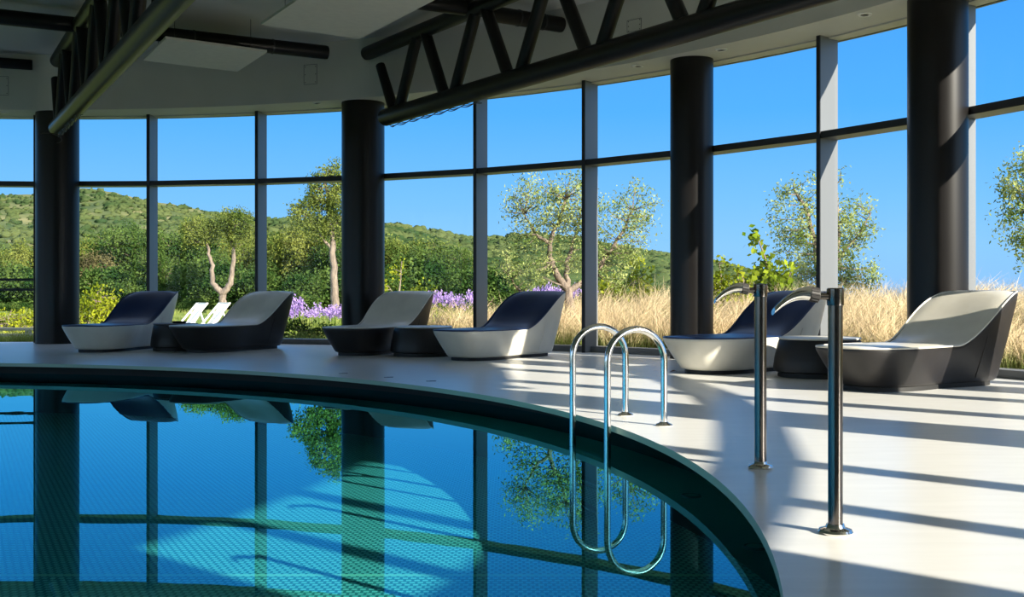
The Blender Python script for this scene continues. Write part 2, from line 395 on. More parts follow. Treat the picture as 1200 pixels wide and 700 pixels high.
# ------------------------------------------------------------------ downlights, hatches
def downlight(a, r, label):
    t = thing('recessed_downlight', label, 'downlight', pol(a, r, ZS), R(a), 'recessed soffit downlights')
    k = MB(); k.lathe([(.05, -.012), (.085, -.012), (.09, -.004), (.09, 0)], n=28); k.lathe([(.05, -.012), (.045, 0)], n=28); k.build('trim_ring', M['canvas'], t)
    k = MB(); k.disc(.048, (0, 0, -.004), 24, False); k.build('lens', M['grey_metal'], t)
downlight(70.1, 15.72, 'round downlight in the soffit left of the second column')
downlight(93.56, 15.9, 'round downlight in the soffit at the far left edge')
downlight(46.3, 15.8, 'round downlight in the soffit just left of the slim column')
downlight(40.6, 15.8, 'round downlight in the soffit just right of the slim column')
downlight(31.6, 15.76, 'round downlight in the soffit nearest the right column')
def hatch(a, z0, z1, label):
    t = thing('access_panel', label, 'access panel', pol(a, 15.548, (z0 + z1) / 2), R(a), 'fascia access panels')
    hh = (z1 - z0) / 2; wd = .135
    k = MB(); k.box((-.006, 0, 0), (.012, 2 * wd, 2 * hh)); apply_bevel(k.build('cover', M['white'], t, smooth=0), .003)
    k = MB()
    for s in (-1, 1):
        k.box((-.013, s * wd, 0), (.003, .008, 2 * hh)); k.box((-.013, 0, s * hh), (.003, 2 * wd, .008))
    k.build('seam', M['grey_metal'], t, smooth=0)
    for y in (-.8, .8):
        for z in (-.8, 0, .8):
            k = MB(); k.tube([(-.018, y * wd, z * hh), (-.010, y * wd, z * hh)], .008, 8); k.build('screw', M['knob'], t)
hatch(70.2, 4.83, 5.19, 'small rectangular access panel in the fascia below the long tube')
hatch(45.8, 4.98, 5.16, 'small rectangular access panel in the fascia seen through the middle truss')
hatch(93.1, 4.79, 5.15, 'small rectangular access panel in the fascia at the left edge')

# ------------------------------------------------------------------ chaise loungers
L_, W_ = 2.50, 1.06
def h_prof(x):
    t = min(max((x - .12) / 1.0, 0), 1); return .44 + .56 * (.22 * t + .78 * (3 * t * t - 2 * t ** 3))
def half_w(x, far=False):
    s = x / (L_ / 2); n = 3.2 if s < 0 else (2.9 if far else 7.0)
    w = max(1 - abs(s) ** n, 0) ** (1 / n)
    return w * W_ / 2 * (1 - .14 * math.exp(-((x - .1) / .45) ** 2))
def lounger_meshes():
    N = 60; xs = [-L_ / 2 * math.cos(PI * i / N) for i in range(N + 1)]
    loop = [(x, -half_w(x)) for x in xs] + [(x, half_w(x, True)) for x in reversed(xs[1:-1])]
    n = len(loop); out = {}
    # padded top: rows across the width, slightly crowned, dished on the backrest
    k = MB(); Q = 20; vs = []
    for x in xs:
        wn, wf = half_w(x) * .985, half_w(x, True) * .985; hz = h_prof(x); t = min(max((x - .2) / .9, 0), 1)
        for j in range(Q + 1):
            q = -1 + 2 * j / Q
            dish = -.05 * t * (1 - t) * 4 * (1 - q * q)
            edge = .030 * (1 - abs(q) ** 6)
            ax = x * .985; endf = min(1, (1 - abs(x) / (L_ / 2)) / .04)
            vs.append((ax - .02 * t * (1 - q * q), (wf if q > 0 else wn) * q, hz - .006 + edge * (0.3 + .7 * endf) + dish))
    fs = [(i * (Q + 1) + j, (i + 1) * (Q + 1) + j, (i + 1) * (Q + 1) + j + 1, i * (Q + 1) + j + 1) for i in range(N) for j in range(Q)]
    k.add(vs, fs); out['seat_pad'] = k
    # shell
    k = MB(); rings = [(0, 0, 1.0), (.03, 0, 1.005), (.10, .03, 1.003), (.25, .17, 1), (.45, .39, 1), (.65, .63, 1), (.82, .85, 1), (.92, .97, 1), (.975, 1.08, 1), (1.0, 1.25, 1)]
    vs = []
    for (tz, ti, sc) in rings:
        for (x, y) in loop:
            zt = h_prof(x) + .004; z = zt + (.048 - zt) * tz
            fx, fy = 1 - .19 * ti, 1 - .24 * ti
            if x > 0: fx = 1 - .17 * (.35 * tz + .65 * ti)
            vs.append((x * fx * sc, y * fy * sc, z))
    m = len(rings)
    fs = [(r * n + i, r * n + (i + 1) % n, (r + 1) * n + (i + 1) % n, (r + 1) * n + i) for r in range(m - 1) for i in range(n)]
    fs = [tuple(reversed(f)) for f in fs]
    fs.append(tuple(range((m - 1) * n, m * n)))
    k.add(vs, fs); out['shell'] = k
    # piping between pad and shell
    k = MB(); pts = [(x, y, h_prof(x) + .006) for (x, y) in loop]; pts.append(pts[0]); k.tube(pts, .009, 6, cap=False); out['piping'] = k
    # plinth
    k = MB(); vs = [(x * .755, y * .69, z) for z in (0.0, .06) for (x, y) in loop]
    fs = [(i, (i + 1) % n, n + (i + 1) % n, n + i) for i in range(n)]; fs.append(tuple(range(n - 1, -1, -1))); fs.append(tuple(range(n, 2 * n)))
    k.add(vs, fs); out['plinth'] = k
    # upright seam on each side of the shell
    for sgn in (-1, 1):
        k = MB(); pts = []
        x0 = .60
        for (tz, ti, sc) in rings[1:8]:
            zt = h_prof(x0); z = zt + (.048 - zt) * tz
            pts.append((x0 * (1 - .17 * (.35 * tz + .65 * ti)), sgn * (half_w(x0, sgn > 0) * (1 - .24 * ti) * sc + .001), z))
        k.tube(pts[2:], .004, 5); out['side_seam%d' % sgn] = k
    return out
protos = {}
def lounger(loc, yaw, pad, shell, label):
    t = thing('chaise_lounger', label, 'lounger', (*loc, 0), R(yaw), 'sculpted poolside loungers')
    ms = lounger_meshes()
    sh = ms['shell'].build('shell', M[shell], t, smooth=50)
    sp = ms['seat_pad'].build('seat_pad', M[pad], t, smooth=60)
    ms['piping'].build('piping', M[pad], sp); [ms['side_seam%d' % q].build('side_seam', M['knob'] if shell != 'whiteleather' else M['whiteleather'], sh) for q in (-1, 1)]
    ms['plinth'].build('plinth', M['plinth'], t)
    return t
lounger((-6.84, 19.23), 77.9, 'navy', 'whiteleather', 'white lounger with navy pad, farthest left beside the first column')
lounger((-4.86, 19.07), 65.3, 'whiteleather', 'blackleather', 'black lounger with white pad right of the small dark table')
lounger((-2.225, 18.25), 68.5, 'whiteleather', 'blackleather', 'black lounger with white pad in front of the second column')
lounger((-.205, 16.86), 54.5, 'navy', 'whiteleather', 'white lounger with navy pad and a sun patch on its side, left of the ladder')
lounger((2.96, 14.10), 40.6, 'navy', 'whiteleather', 'white lounger with navy pad behind the shower posts')
lounger((4.265, 11.70), 34.2, 'whiteleather', 'blackleather', 'large black lounger with white pad nearest the right edge')

def side_table(loc, r, hgt, top, label):
    t = thing('side_table', label, 'side table', (*loc, 0), 0, 'round upholstered side tables')
    k = MB(); k.lathe([(r * .93, .055), (r * .99, .07), (r * 1.0, .11), (r * .97, hgt * .5), (r * .90, hgt - .06), (r * .875, hgt - .02), (r * .84, hgt - .012)], n=48); k.build('body', M['blackleather'], t)
    k = MB(); k.lathe([(r * .86, hgt - .012), (r * .885, hgt - .008), (r * .885, hgt + .006), (r * .86, hgt + .012), (0, hgt + .016)], n=48); k.build('top_pad', M[top], t)
    k = MB(); k.lathe([(r * .9, 0), (r * .9, .058)], n=48); k.build('plinth', M['plinth'], t)
side_table((-5.80, 19.02), .42, .455, 'blackleather', 'small dark round side table between the two left loungers')
side_table((-1.40, 17.42), .52, .455, 'whiteleather', 'dark round side table with pale top between the middle loungers')
side_table((3.66, 13.12), .54, .455, 'whiteleather', 'dark round side table with white top behind the front shower post')
t = thing('small_dish', 'small black dish lying on the left dark side table', 'dish', (-5.72, 18.95, .470))
k = MB(); k.lathe([(0, 0), (.10, 0), (.13, .03), (.125, .035), (.095, .012), (0, .01)], n=28); k.build('bowl', M['plinth'], t)

# ------------------------------------------------------------------ pool ladder
def rail_pair():
    F = [Vector((.922, 8.96, 0)), Vector((1.14, 8.27, 0))]; d = Vector((-.957, -.29, 0)); span = .455
    t = thing('pool_ladder', 'polished steel pool ladder with two looped handrails at the deck edge', 'pool ladder', F[0])
    rad = .0255
    for i, f in enumerate(F):
        o = f - F[0]
        pts = [o + Vector((0, 0, z)) for z in (.0, .1, .25, .4, .49)]
        for j in range(1, 16):
            a = PI * j / 16; pts.append(o + d * (span / 2 * (1 - math.cos(a))) + Vector((0, 0, .49 + .235 * math.sin(a))))
        pts += [o + d * span + Vector((0, 0, z)) for z in (.49, .3, .1, -.1, -.3, -.5, -.70)]
        k = MB(); k.tube(pts, rad, 20); rl = k.build('handrail', M['chrome'], t, smooth=60)
        k = MB(); k.lathe([(.062, 0), (.066, .006), (.058, .014), (.036, .022), (.030, .03)], o, 32); k.build('flange', M['chrome'], rl)
    a, b = F[0] + d * span - F[0], F[1] + d * span - F[0]
    for z in (-.24, -.46, -.66):
        s_ = (b - a).normalized(); k = MB(); k.beam(a + s_ * .02 + Vector((0, 0, z)), b - s_ * .02 + Vector((0, 0, z)), .08, .03); apply_bevel(k.build('tread', M['darkchrome'], t, smooth=0), .008)
rail_pair()

# ------------------------------------------------------------------ spout posts
def spout_post(loc, H, rz, label, r=.031):
    t = thing('water_spout_post', label, 'shower post', (*loc, 0), rz, 'chrome spout posts')
    k = MB(); k.tube([(0, 0, .01), (0, 0, H - .06)], r, 28); k.build('pole', M['darkchrome'], t)
    k = MB(); k.lathe([(.069, 0), (.072, .008), (.066, .018), (.042, .026), (.036, .040)], n=36); k.build('flange', M['chrome'], t)
    k = MB(); k.lathe([(r + .004, H - .072), (r + .005, H - .066), (r + .005, H - .004), (r + .001, H), (0, H + .001)], n=32); k.build('head_cap', M['darkchrome'], t)
    k = MB(); k.tube([(-r, 0, H - .035), (-.075, 0, H - .035)], .015, 16); k.build('arm', M['darkchrome'], t)
    k = MB()
    k.tube([(-.070, 0, H - .030), (-.074, 0, H - .030), (-.110, 0, H - .024), (-.114, 0, H - .024)], [.024, .030, .030, .022], 20)
    kn = k.build('valve_knob', M['knob'], t)
    k = MB()
    for j in range(14):
        a = 2 * PI * j / 14; k.tube([(-.076, .030 * math.cos(a), H - .030 + .030 * math.sin(a)), (-.108, .030 * math.cos(a), H - .024 + .030 * math.sin(a))], .003, 5)
    k.build('grip_ribs', M['knob'], kn)
    # curved spout flattening toward its tip
    P = []; n = 14
    for j in range(n + 1):
        u = j / n; x = -.108 - .155 * u; z = H - .022 + .012 * math.sin(u * PI * .7) - .085 * u ** 1.7
        P.append((x, z, .027 - .004 * u, .030 - .015 * u))
    vs = []; fs = []; m = 18
    for (x, z, ry, rz_) in P:
        for q in range(m):
            a = 2 * PI * q / m; vs.append((x + .25 * rz_ * math.sin(a), ry * math.cos(a), z + rz_ * math.sin(a)))
    for i in range(n):
        for q in range(m): fs.append((i * m + q, i * m + (q + 1) % m, (i + 1) * m + (q + 1) % m, (i + 1) * m + q))
    fs.append(tuple(range(m))); fs.append(tuple(n * m + q for q in range(m - 1, -1, -1)))
    k = MB(); k.add(vs, fs); k.build('spout', M['chrome'], t, smooth=60)
spout_post((1.413, 6.27), 1.048, R(4), 'farther chrome post with curved spout, nearer the ladder', .034)
spout_post((1.342, 4.575), 1.018, R(4), 'nearer tall chrome post with curved spout at the front right', .030)

# ------------------------------------------------------------------ small things on the deck
for (x, y, lab) in ((-2.08, 13.57, 'leftmost of the three small flush marks on the deck'), (-1.454, 12.96, 'middle of the three small flush marks on the deck'), (-.912, 12.40, 'rightmost, darkest of the three small flush marks on the deck')):
    t = thing('floor_fitting', lab, 'floor fitting', (x, y, 0), .3, 'small flush deck fittings')
    k = MB(); k.box((0, 0, .002), (.10, .05, .004)); k.build('plate', M['grey_metal'], t, smooth=0)
    k = MB(); k.box((.02, -.012, .0045), (.075, .018, .003)); k.build('slot', M['plinth'], t, smooth=0)
k = MB(); k.add([(-.05, 0, .004), (-.015, -.028, .012), (.03, -.02, .02), (.06, .004, .006), (.02, .026, .018), (-.02, .022, .010), (0, 0, .03)], [(0, 1, 6), (1, 2, 6), (2, 3, 6), (3, 4, 6), (4, 5, 6), (5, 0, 6)])
tag(k.build('fallen_leaf', M['leafbrown'], loc=(2.02, 13.80, 0)), 'small brown leaf on the deck at the foot of the lounger', 'leaf')
for j, a in enumerate((8, 0, -9)):           # round fittings under the lip, seen mirrored in the water
    t = thing('underwater_light', 'round fitting under the deck edge mirrored in the water', 'pool light', pol(a, 10.22, -.060), 0, 'round fittings under the lip')
    k = MB(); k.lathe([(.05, .013), (.055, 0), (.06, 0), (.065, .013)], n=28); k.build('rim', M['grey_metal'], t)
    k = MB(); k.disc(.05, (0, 0, .002), 28, False); k.build('lens', M['under'], t)

# ------------------------------------------------------------------ outdoors
def sstep(t): t = min(max(t, 0), 1); return t * t * (3 - 2 * t)
def ground_z(x, y):
    dx, dy = x - CX, y - CY; r = math.hypot(dx, dy); a = math.degrees(math.atan2(dy, dx))
    right = 1 - sstep((a - 58) / 14)
    z = right * .42 * sstep((r - 17) / 6) + (1 - right) * (-.26 * sstep((r - 17) / 4) + .34 * sstep((r - 26) / 18))
    z += right * -.0 * 1
    z += right * .22 * (1 - sstep((a - 18) / 26)) * sstep((r - 17.5) / 5)
    z -= right * 4.0 * sstep((r - 36) / 40)
    return z - .03
g = MB(); NA, RR = 240, [16.62, 17, 17.5, 18, 19, 20, 21, 22, 23, 24, 26, 28, 31, 34, 38, 43, 50, 58, 68, 80, 95, 115, 140]
vs = []
for a in range(NA + 1):
    an = -60 + 360 * a / NA
    for r in RR:
        p = pol(an, r); vs.append((p.x, p.y, ground_z(p.x, p.y)))
nr = len(RR)
g.add(vs, [(a * nr + i, a * nr + i + 1, (a + 1) * nr + i + 1, (a + 1) * nr + i) for a in range(NA) for i in range(nr - 1)])
struct(g.build('garden_ground', M['lawn'], smooth=80), 'grassy ground outside the glass', 'ground')
g = MB(); g.ring(130, 900, -6.0, -5.9, n=96, faces='t')
struct(g.build('far_land', M['land'], smooth=0), 'far plain beyond the garden', 'land')

# hill: ridge line given as (bearing x/d, elevation z/d)
HX = [-1.3, -.9, -.62, -.464, -.43, -.392, -.37, -.33, -.285, -.24, -.19, -.115, -.06, -.034, -.02, 0, .03, .06, .10, .14, .18, .22, .26, .30]
HZ = [.075, .085, .092, .0885, .0878, .0940, .092, .083, .075, .067, .0655, .061, .053, .048, .0475, .051, .051, .047, .040, .034, .0275, .018, .010, .0]
def hill_pt(bx, t, jitter=True):
    D0 = 150 + 40 * sstep((bx + .5) / .6); D1 = 470 + 60 * math.sin(bx * 5) + 80 * sstep((bx + .1) / .3)
    d = D0 + (D1 - D0) * t
    top = float(np.interp(bx, HX, HZ)) * D1 + 1
    z = -.5 + (top + .5) * (t ** 1.25) + math.sin(bx * 31 + t * 7) * 1.4 * t * (1 - t) * 3 + math.sin(bx * 73 - t * 13) * .9 * t * (1 - t) * 2
    return (bx * d, d, z)
hm = MB(); NB, NT = 240, 60; vs = []
for i in range(NB + 1):
    bx = -1.3 + 1.6 * i / NB
    for j in range(NT + 1):
        x, y, z = hill_pt(bx, j / NT)
        vs.append((x, y, z + random.uniform(-.35, .5) * (1 if j else 0)))
    x, y, z = hill_pt(bx, 1.0); vs.append((x * 1.25, y * 1.25, z * .5 - 4))
nn = NT + 2
hm.add(vs, [(i * nn + j, (i + 1) * nn + j, (i + 1) * nn + j + 1, i * nn + j + 1) for i in range(NB) for j in range(NT + 1)])
struct(hm.build('hillside', M['hill'], smooth=180), 'scrub-covered hill behind the trees', 'hill')

# scrub on the hill
def ico():
    import bmesh
    bm = bmesh.new(); bmesh.ops.create_icosphere(bm, subdivisions=2, radius=1); v = [tuple(p.co) for p in bm.verts]; f = [tuple(q.index for q in p.verts) for p in bm.faces]; bm.free(); return np.array(v), f
IV, IF = ico()
sb = MB(); F = IF
for i in range(11500):
    bx = random.uniform(-.62, .26); t = random.uniform(.02, 1.0)
    dens = .5 + .5 * math.sin(bx * 40 + t * 11) * math.sin(bx * 23 - t * 17)
    green = sstep((bx + .30) / .15)
    if random.random() > .38 + .5 * dens * .5 + .5 * green: continue
    x, y, z = hill_pt(bx, t); s = random.uniform(.45, 1.25) * (1.0 + .5 * green) * (1.35 if t < .4 else 1)
    V = IV * (1 + .28 * rng.normal(size=(len(IV), 1))) * np.array([s * 1.25, s * 1.25, s * .85]) + np.array([x, y, z + s * .25])
    sb.add(V.tolist(), F)
tag(sb.build('hillside_scrub', M['scrub'], smooth=180), 'low evergreen scrub covering the hill', 'scrub', kind='stuff')

# ---- plants with real leaves
def leaves(mb, centers, n_each, spread, ln, wd, up=.2):
    """small folded leaf quads scattered round twig tips"""
    C = np.repeat(np.asarray(centers, float), n_each, axis=0); n = len(C)
    P = C + rng.normal(size=(n, 3)) * spread
    d = rng.normal(size=(n, 3)); d[:, 2] += up; d /= np.linalg.norm(d, axis=1)[:, None]
    q = rng.normal(size=(n, 3)); s = np.cross(d, q); s /= np.linalg.norm(s, axis=1)[:, None] + 1e-9
    l = (ln * rng.uniform(.65, 1.3, n))[:, None]; w = (wd * rng.uniform(.7, 1.3, n))[:, None]
    a = P - d * l * .5; b = P + d * l * .5; m1 = P + s * w * .5 - d * l * .05; m2 = P - s * w * .5 - d * l * .05
    V = np.stack([a, m1, b, m2], 1).reshape(-1, 3)
    o = len(mb.v); mb.v.extend(map(tuple, V.tolist())); mb.f.extend([(o + 4 * i, o + 4 * i + 1, o + 4 * i + 2, o + 4 * i + 3) for i in range(n)]); mb.mi.extend([mb.cur] * n)
def wobble(a, b, n, amp):
    a, b = Vector(a), Vector(b); out = []
    for i in range(n + 1):
        t = i / n; p = a.lerp(b, t)
        if 0 < i < n: p += Vector((random.uniform(-amp, amp), random.uniform(-amp, amp), random.uniform(-amp, amp) * .6))
        out.append(p)
    return out
def plant(name, label, cat, base, limbs, blobs, lm, n_tips, n_each, spread, ln, wd, trunk_r, group=None, twig=.012, parts=('trunk', 'foliage'), bark='bark', surface=.55, scale=None):
    """limbs: polylines [(pts, r0, r1)] and blobs [(centre, radii)], all relative to the base"""
    t = thing(name, label, cat, base, 0, group)
    if scale: t.scale = scale
    wood = MB(); nodes = []
    for pts, r0, r1 in limbs:
        P = [Vector(p) for p in pts]; fine = []
        for i in range(len(P) - 1):
            for j in range(4): fine.append(P[i].lerp(P[i + 1], j / 4) + (Vector((random.uniform(-1, 1), random.uniform(-1, 1), 0)) * trunk_r * .22 if (i or j) else Vector()))
        fine.append(P[-1]); n = len(fine)
        wood.tube(fine, [r0 + (r1 - r0) * i / (n - 1) for i in range(n)], 9)
        nodes += fine[n // 3:]
    tips = []
    vol = [b[1][0] * b[1][1] * b[1][2] for b in blobs]; tv = sum(vol)
    for (c, rr), v in zip(blobs, vol):
        for _ in range(max(3, int(n_tips * v / tv))):
            d = rng.normal(size=3); d /= np.linalg.norm(d); u = random.random() ** (1 / 3); u = surface * (.75 + .25 * u) + (1 - surface) * u
            tips.append((c[0] + d[0] * rr[0] * u, c[1] + d[1] * rr[1] * u, c[2] + d[2] * rr[2] * u))
    for tp in tips[::2]:
        tp = Vector(tp); nb = min(nodes, key=lambda q: (q - tp).length + .6 * max(0, q.z - tp.z))
        mid = nb.lerp(tp, .5) + Vector((0, 0, -.04 * (tp - nb).length)) + Vector((random.uniform(-.06, .06), random.uniform(-.06, .06), 0))
        wood.tube([nb, mid, tp], [twig * 1.4, twig, twig * .4], 4, cap=False)
    fo_ = MB(); leaves(fo_, tips, n_each, spread, ln, wd)
    wood.build(parts[0], M[bark], t, smooth=60); fo_.build(parts[1], M[lm], t, smooth=0)
    return t
def onground(x, y, dz=0): return (x, y, ground_z(x, y) + dz)

# the olive seen through the middle bays
plant('olive_tree', 'grey-green olive tree with twisted trunk seen left and right of a middle mullion', 'tree', onground(1.20, 22.6, .22),
      [([(.03, 0, -.4), (.02, 0, 0), (.0, 0, .45), (-.08, 0, .95)], .17, .12), ([(-.08, 0, .9), (-.38, .1, 1.3), (-.55, .1, 1.75), (-.55, .1, 2.2), (-.3, .1, 2.7), (-.15, 0, 3.3)], .11, .03),
       ([(-.55, .1, 2.1), (-.95, 0, 2.35), (-1.25, -.1, 2.9)], .06, .02), ([(-.08, 0, .95), (-.1, .4, 1.6), (.15, .5, 2.3), (.3, .5, 3.0)], .08, .02),
       ([(-.04, 0, .85), (.55, .2, 1.2), (.95, .3, 1.7), (1.4, .3, 2.4), (1.7, .2, 3.0)], .09, .025), ([(-1.1, .6, .2), (-1.3, .6, .8), (-1.7, .6, 1.3)], .06, .02)],
      [((-.95, 0, 2.95), (.85, .8, .75)), ((-.05, 0, 3.2), (.7, .7, .75)), ((-1.1, 0, 3.65), (.35, .35, .4)), ((.2, 0, 3.75), (.35, .35, .45)), ((-1.2, .2, 1.7), (.75, .7, .75)), ((.1, .3, 2.0), (.7, .6, .7)),
       ((1.35, .2, 2.4), (.75, .7, .8)), ((1.85, .2, 3.15), (.65, .6, .5)), ((1.3, .2, 1.5), (.6, .6, .5)), ((.5, .1, 2.9), (.6, .6, .5))],
      'olive', 430, 26, .13, .092, .036, .16, scale=(.76, .76, .775))
# the olive behind the right-hand mullion
plant('olive_tree', 'upright silvery olive tree behind the mullion between the two right columns', 'tree', onground(7.25, 26.0, -.05),
      [([(.05, 0, 0), (.0, 0, .9), (-.1, 0, 1.8), (-.3, 0, 2.6), (-.6, 0, 3.1)], .10, .03), ([(.1, 0, 0), (.35, 0, 1.0), (.45, 0, 2.0), (.4, 0, 3.2)], .08, .02), ([(.4, 0, 1.4), (.9, 0, 2.0), (1.2, 0, 2.5)], .04, .015)],
      [((-.62, 0, 2.5), (.55, .6, .75)), ((-.55, 0, 1.5), (.55, .6, .65)), ((.5, 0, 2.0), (.5, .6, .9)), ((.85, 0, 2.3), (.45, .5, .6)), ((.35, 0, 1.1), (.8, .6, .6)), ((.3, 0, 3.3), (.25, .3, .55)), ((1.0, 0, 1.0), (.5, .5, .4)), ((-.2, 0, 3.2), (.3, .3, .35))],
      'olive', 310, 26, .11, .092, .036, .09)
# the olive cut by the right edge
plant('olive_tree', 'dark olive tree cut off by the right edge of the picture', 'tree', onground(11.1, 22.0, -.05),
      [([(.0, 0, 0), (-.05, 0, .9), (-.2, 0, 1.8), (-.4, 0, 2.6)], .13, .04), ([(-.1, 0, 1.2), (.4, 0, 2.2), (.6, 0, 3.0)], .07, .02)],
      [((-.65, 0, 2.9), (.6, .6, .6)), ((-.9, 0, 2.1), (.45, .5, .5)), ((-.4, 0, 3.55), (.4, .4, .4)), ((-.6, 0, 1.5), (.45, .5, .4)), ((.3, 0, 2.6), (.9, .8, 1.0)), ((-.95, 0, 2.75), (.35, .4, .35))],
      'olive', 330, 36, .11, .09, .036, .12)
# cork-oak-like fork tree and tall oak on the lawn
plant('forked_tree', 'small tree with a forked pale trunk on the lawn behind the second lounger', 'tree', onground(-15.2, 58.0, -.05),
      [([(0, 0, 0), (.0, 0, .4), (-.05, 0, .75)], .17, .14), ([(-.05, 0, .7), (-.42, 0, 1.1), (-.45, 0, 1.8), (-.62, 0, 2.4), (-.75, 0, 3.0)], .13, .04), ([(-.02, 0, .7), (.32, 0, 1.1), (.42, 0, 1.8), (.4, 0, 2.5), (.25, 0, 3.2)], .14, .05)],
      [((-.95, 0, 3.15), (.75, .7, .5)), ((.45, 0, 3.4), (.8, .7, .55)), ((.65, 0, 2.85), (.45, .5, .3)), ((-1.3, 0, 2.65), (.35, .4, .22))],
      'oak', 330, 34, .12, .085, .05, .15, scale=(1.28, 1.28, 1.34))
plant('oak_tree', 'tall slender oak with bare pale trunk left of the second column', 'tree', onground(-7.40, 46.0, -.05),
      [([(.0, 0, 0), (.0, 0, .9), (-.05, 0, 1.9), (-.1, 0, 2.8), (-.25, 0, 3.8), (-.35, 0, 4.7)], .16, .04), ([(-.08, 0, 2.2), (-.5, 0, 2.7), (-.9, 0, 3.3)], .06, .02), ([(-.15, 0, 2.9), (.3, 0, 3.4), (.6, 0, 3.9)], .06, .02)],
      [((-.9, 0, 3.35), (.55, .6, .6)), ((-.3, 0, 4.2), (.65, .6, .7)), ((.35, 0, 3.7), (.6, .6, .7)), ((-.35, 0, 2.9), (.6, .5, .35)), ((-.1, 0, 4.85), (.35, .35, .3)), ((.1, 0, 3.0), (.5, .5, .4))],
      'oak', 330, 34, .11, .085, .05, .13, scale=(1.21, 1.21, 1.27))
# shrubs in the tall grass
plant('leafy_shrub', 'yellow-green bush standing in the dry grass right of the olive', 'shrub', onground(2.95, 29.0, -.05),
      [([(0, 0, 0), (.05, 0, .5), (.2, 0, 1.1)], .03, .012), ([(0, 0, 0), (-.3, 0, .6), (-.5, 0, .9)], .03, .012), ([(0, 0, 0), (.4, 0, .5), (.6, 0, .7)], .03, .012)],
      [((.0, 0, .8), (.6, .5, .4)), ((.35, 0, 1.35), (.3, .3, .4)), ((-.4, 0, .7), (.4, .4, .4)), ((.7, 0, .7), (.3, .3, .3))], 'yellowgreen', 110, 16, .10, .12, .08, .02, parts=('stems', 'foliage'))
plant('fig_shrub', 'broad-leaved young fig with yellow-green leaves left of the right mullion', 'shrub', onground(5.45, 23.5, -.05),
      [([(0, 0, 0), (.05, 0, .8), (-.05, 0, 1.4), (-.25, 0, 1.9)], .03, .012), ([(0, 0, 0), (.3, 0, .6), (.5, 0, 1.1)], .03, .012), ([(0, 0, 0), (-.3, 0, .6), (-.5, 0, .95)], .03, .012)],
      [((-.2, 0, 1.75), (.14, .15, .2)), ((-.05, 0, 1.15), (.2, .2, .25)), ((.15, 0, .75), (.3, .3, .3)), ((.42, 0, 1.2), (.14, .15, .14)), ((-.5, 0, .95), (.15, .15, .12)), ((.45, 0, .65), (.16, .16, .14)), ((-.3, 0, .6), (.15, .15, .15))], 'fig', 70, 11, .09, .15, .12, .02, parts=('stems', 'foliage'))
plant('leafy_shrub', 'light green bush just right of the slim black column', 'shrub', onground(4.42, 23.0, -.05),
      [([(0, 0, 0), (.0, 0, .6), (-.1, 0, 1.3)], .025, .01), ([(0, 0, 0), (.3, 0, .5), (.4, 0, .8)], .025, .01)],
      [((-.1, 0, .75), (.35, .3, .3)), ((-.02, 0, 1.15), (.12, .12, .25)), ((.35, 0, .75), (.18, .2, .2)), ((.3, 0, 1.05), (.05, .06, .12))], 'yellowgreen', 50, 14, .08, .10, .07, .02, parts=('stems', 'foliage'))
plant('leafy_shrub', 'thin green shrub in the dry grass just right of the right column', 'shrub', onground(8.05, 20.2, -.05),
      [([(0, 0, 0), (0, 0, .6), (.05, 0, 1.0)], .02, .008)], [((0, 0, .9), (.2, .2, .25)), ((.1, 0, 1.1), (.1, .1, .12))], 'stem', 24, 10, .06, .08, .05, .02, parts=('stems', 'foliage'))
plant('leafy_shrub', 'bright yellow-green bush right of the first column', 'shrub', onground(-12.5, 33.0, .08),
      [([(0, 0, 0), (0, 0, .5), (.1, 0, .9)], .03, .012), ([(0, 0, 0), (-.4, 0, .5)], .03, .012)],
      [((-.35, 0, .30), (.75, .6, .42)), ((.2, 0, .55), (.5, .5, .45)), ((.65, 0, .35), (.4, .4, .3))], 'yellowgreen', 170, 16, .10, .10, .05, .02, parts=('stems', 'foliage'), scale=(1.05, 1.05, 1.35))
plant('leafy_shrub', 'yellow-green bush seen left of the first column', 'shrub', onground(-15.3, 33.5, -.05),
      [([(0, 0, 0), (0, 0, .5), (.1, 0, .8)], .03, .012)],
      [((0, 0, .25), (1.0, .6, .4)), ((.6, 0, .35), (.5, .5, .35))], 'yellowgreen', 130, 16, .11, .10, .05, .02, parts=('stems', 'foliage'))
plant('leafy_shrub', 'low dark green bush against the glass left of the second column', 'shrub', onground(-4.55, 23.6, -.05),
      [([(0, 0, 0), (0, 0, .2), (.1, 0, .4)], .02, .01)], [((-.1, 0, .22), (.5, .45, .33)), ((.45, 0, .15), (.4, .4, .25))], 'forest', 110, 18, .08, .08, .04, .02, parts=('stems', 'foliage'))
plant('sapling', 'thin yellowing sapling in front of the trees right of the second column', 'tree', onground(-3.75, 36.0, -.05),
      [([(0, 0, 0), (.0, 0, .8), (.1, 0, 1.6), (.15, 0, 2.3)], .05, .015), ([(0, 0, .6), (.5, 0, 1.1), (.9, 0, 1.3)], .03, .01), ([(.05, 0, 1.0), (-.3, 0, 1.5)], .03, .01)],
      [((.1, 0, 2.0), (.35, .3, .35)), ((.85, 0, 1.0), (.55, .4, .5)), ((-.35, 0, 1.2), (.3, .3, .4)), ((.3, 0, .8), (.8, .4, .45)), ((1.3, 0, .7), (.5, .4, .4))], 'yellowgreen', 100, 12, .10, .10, .06, .04, parts=('stems', 'foliage'))

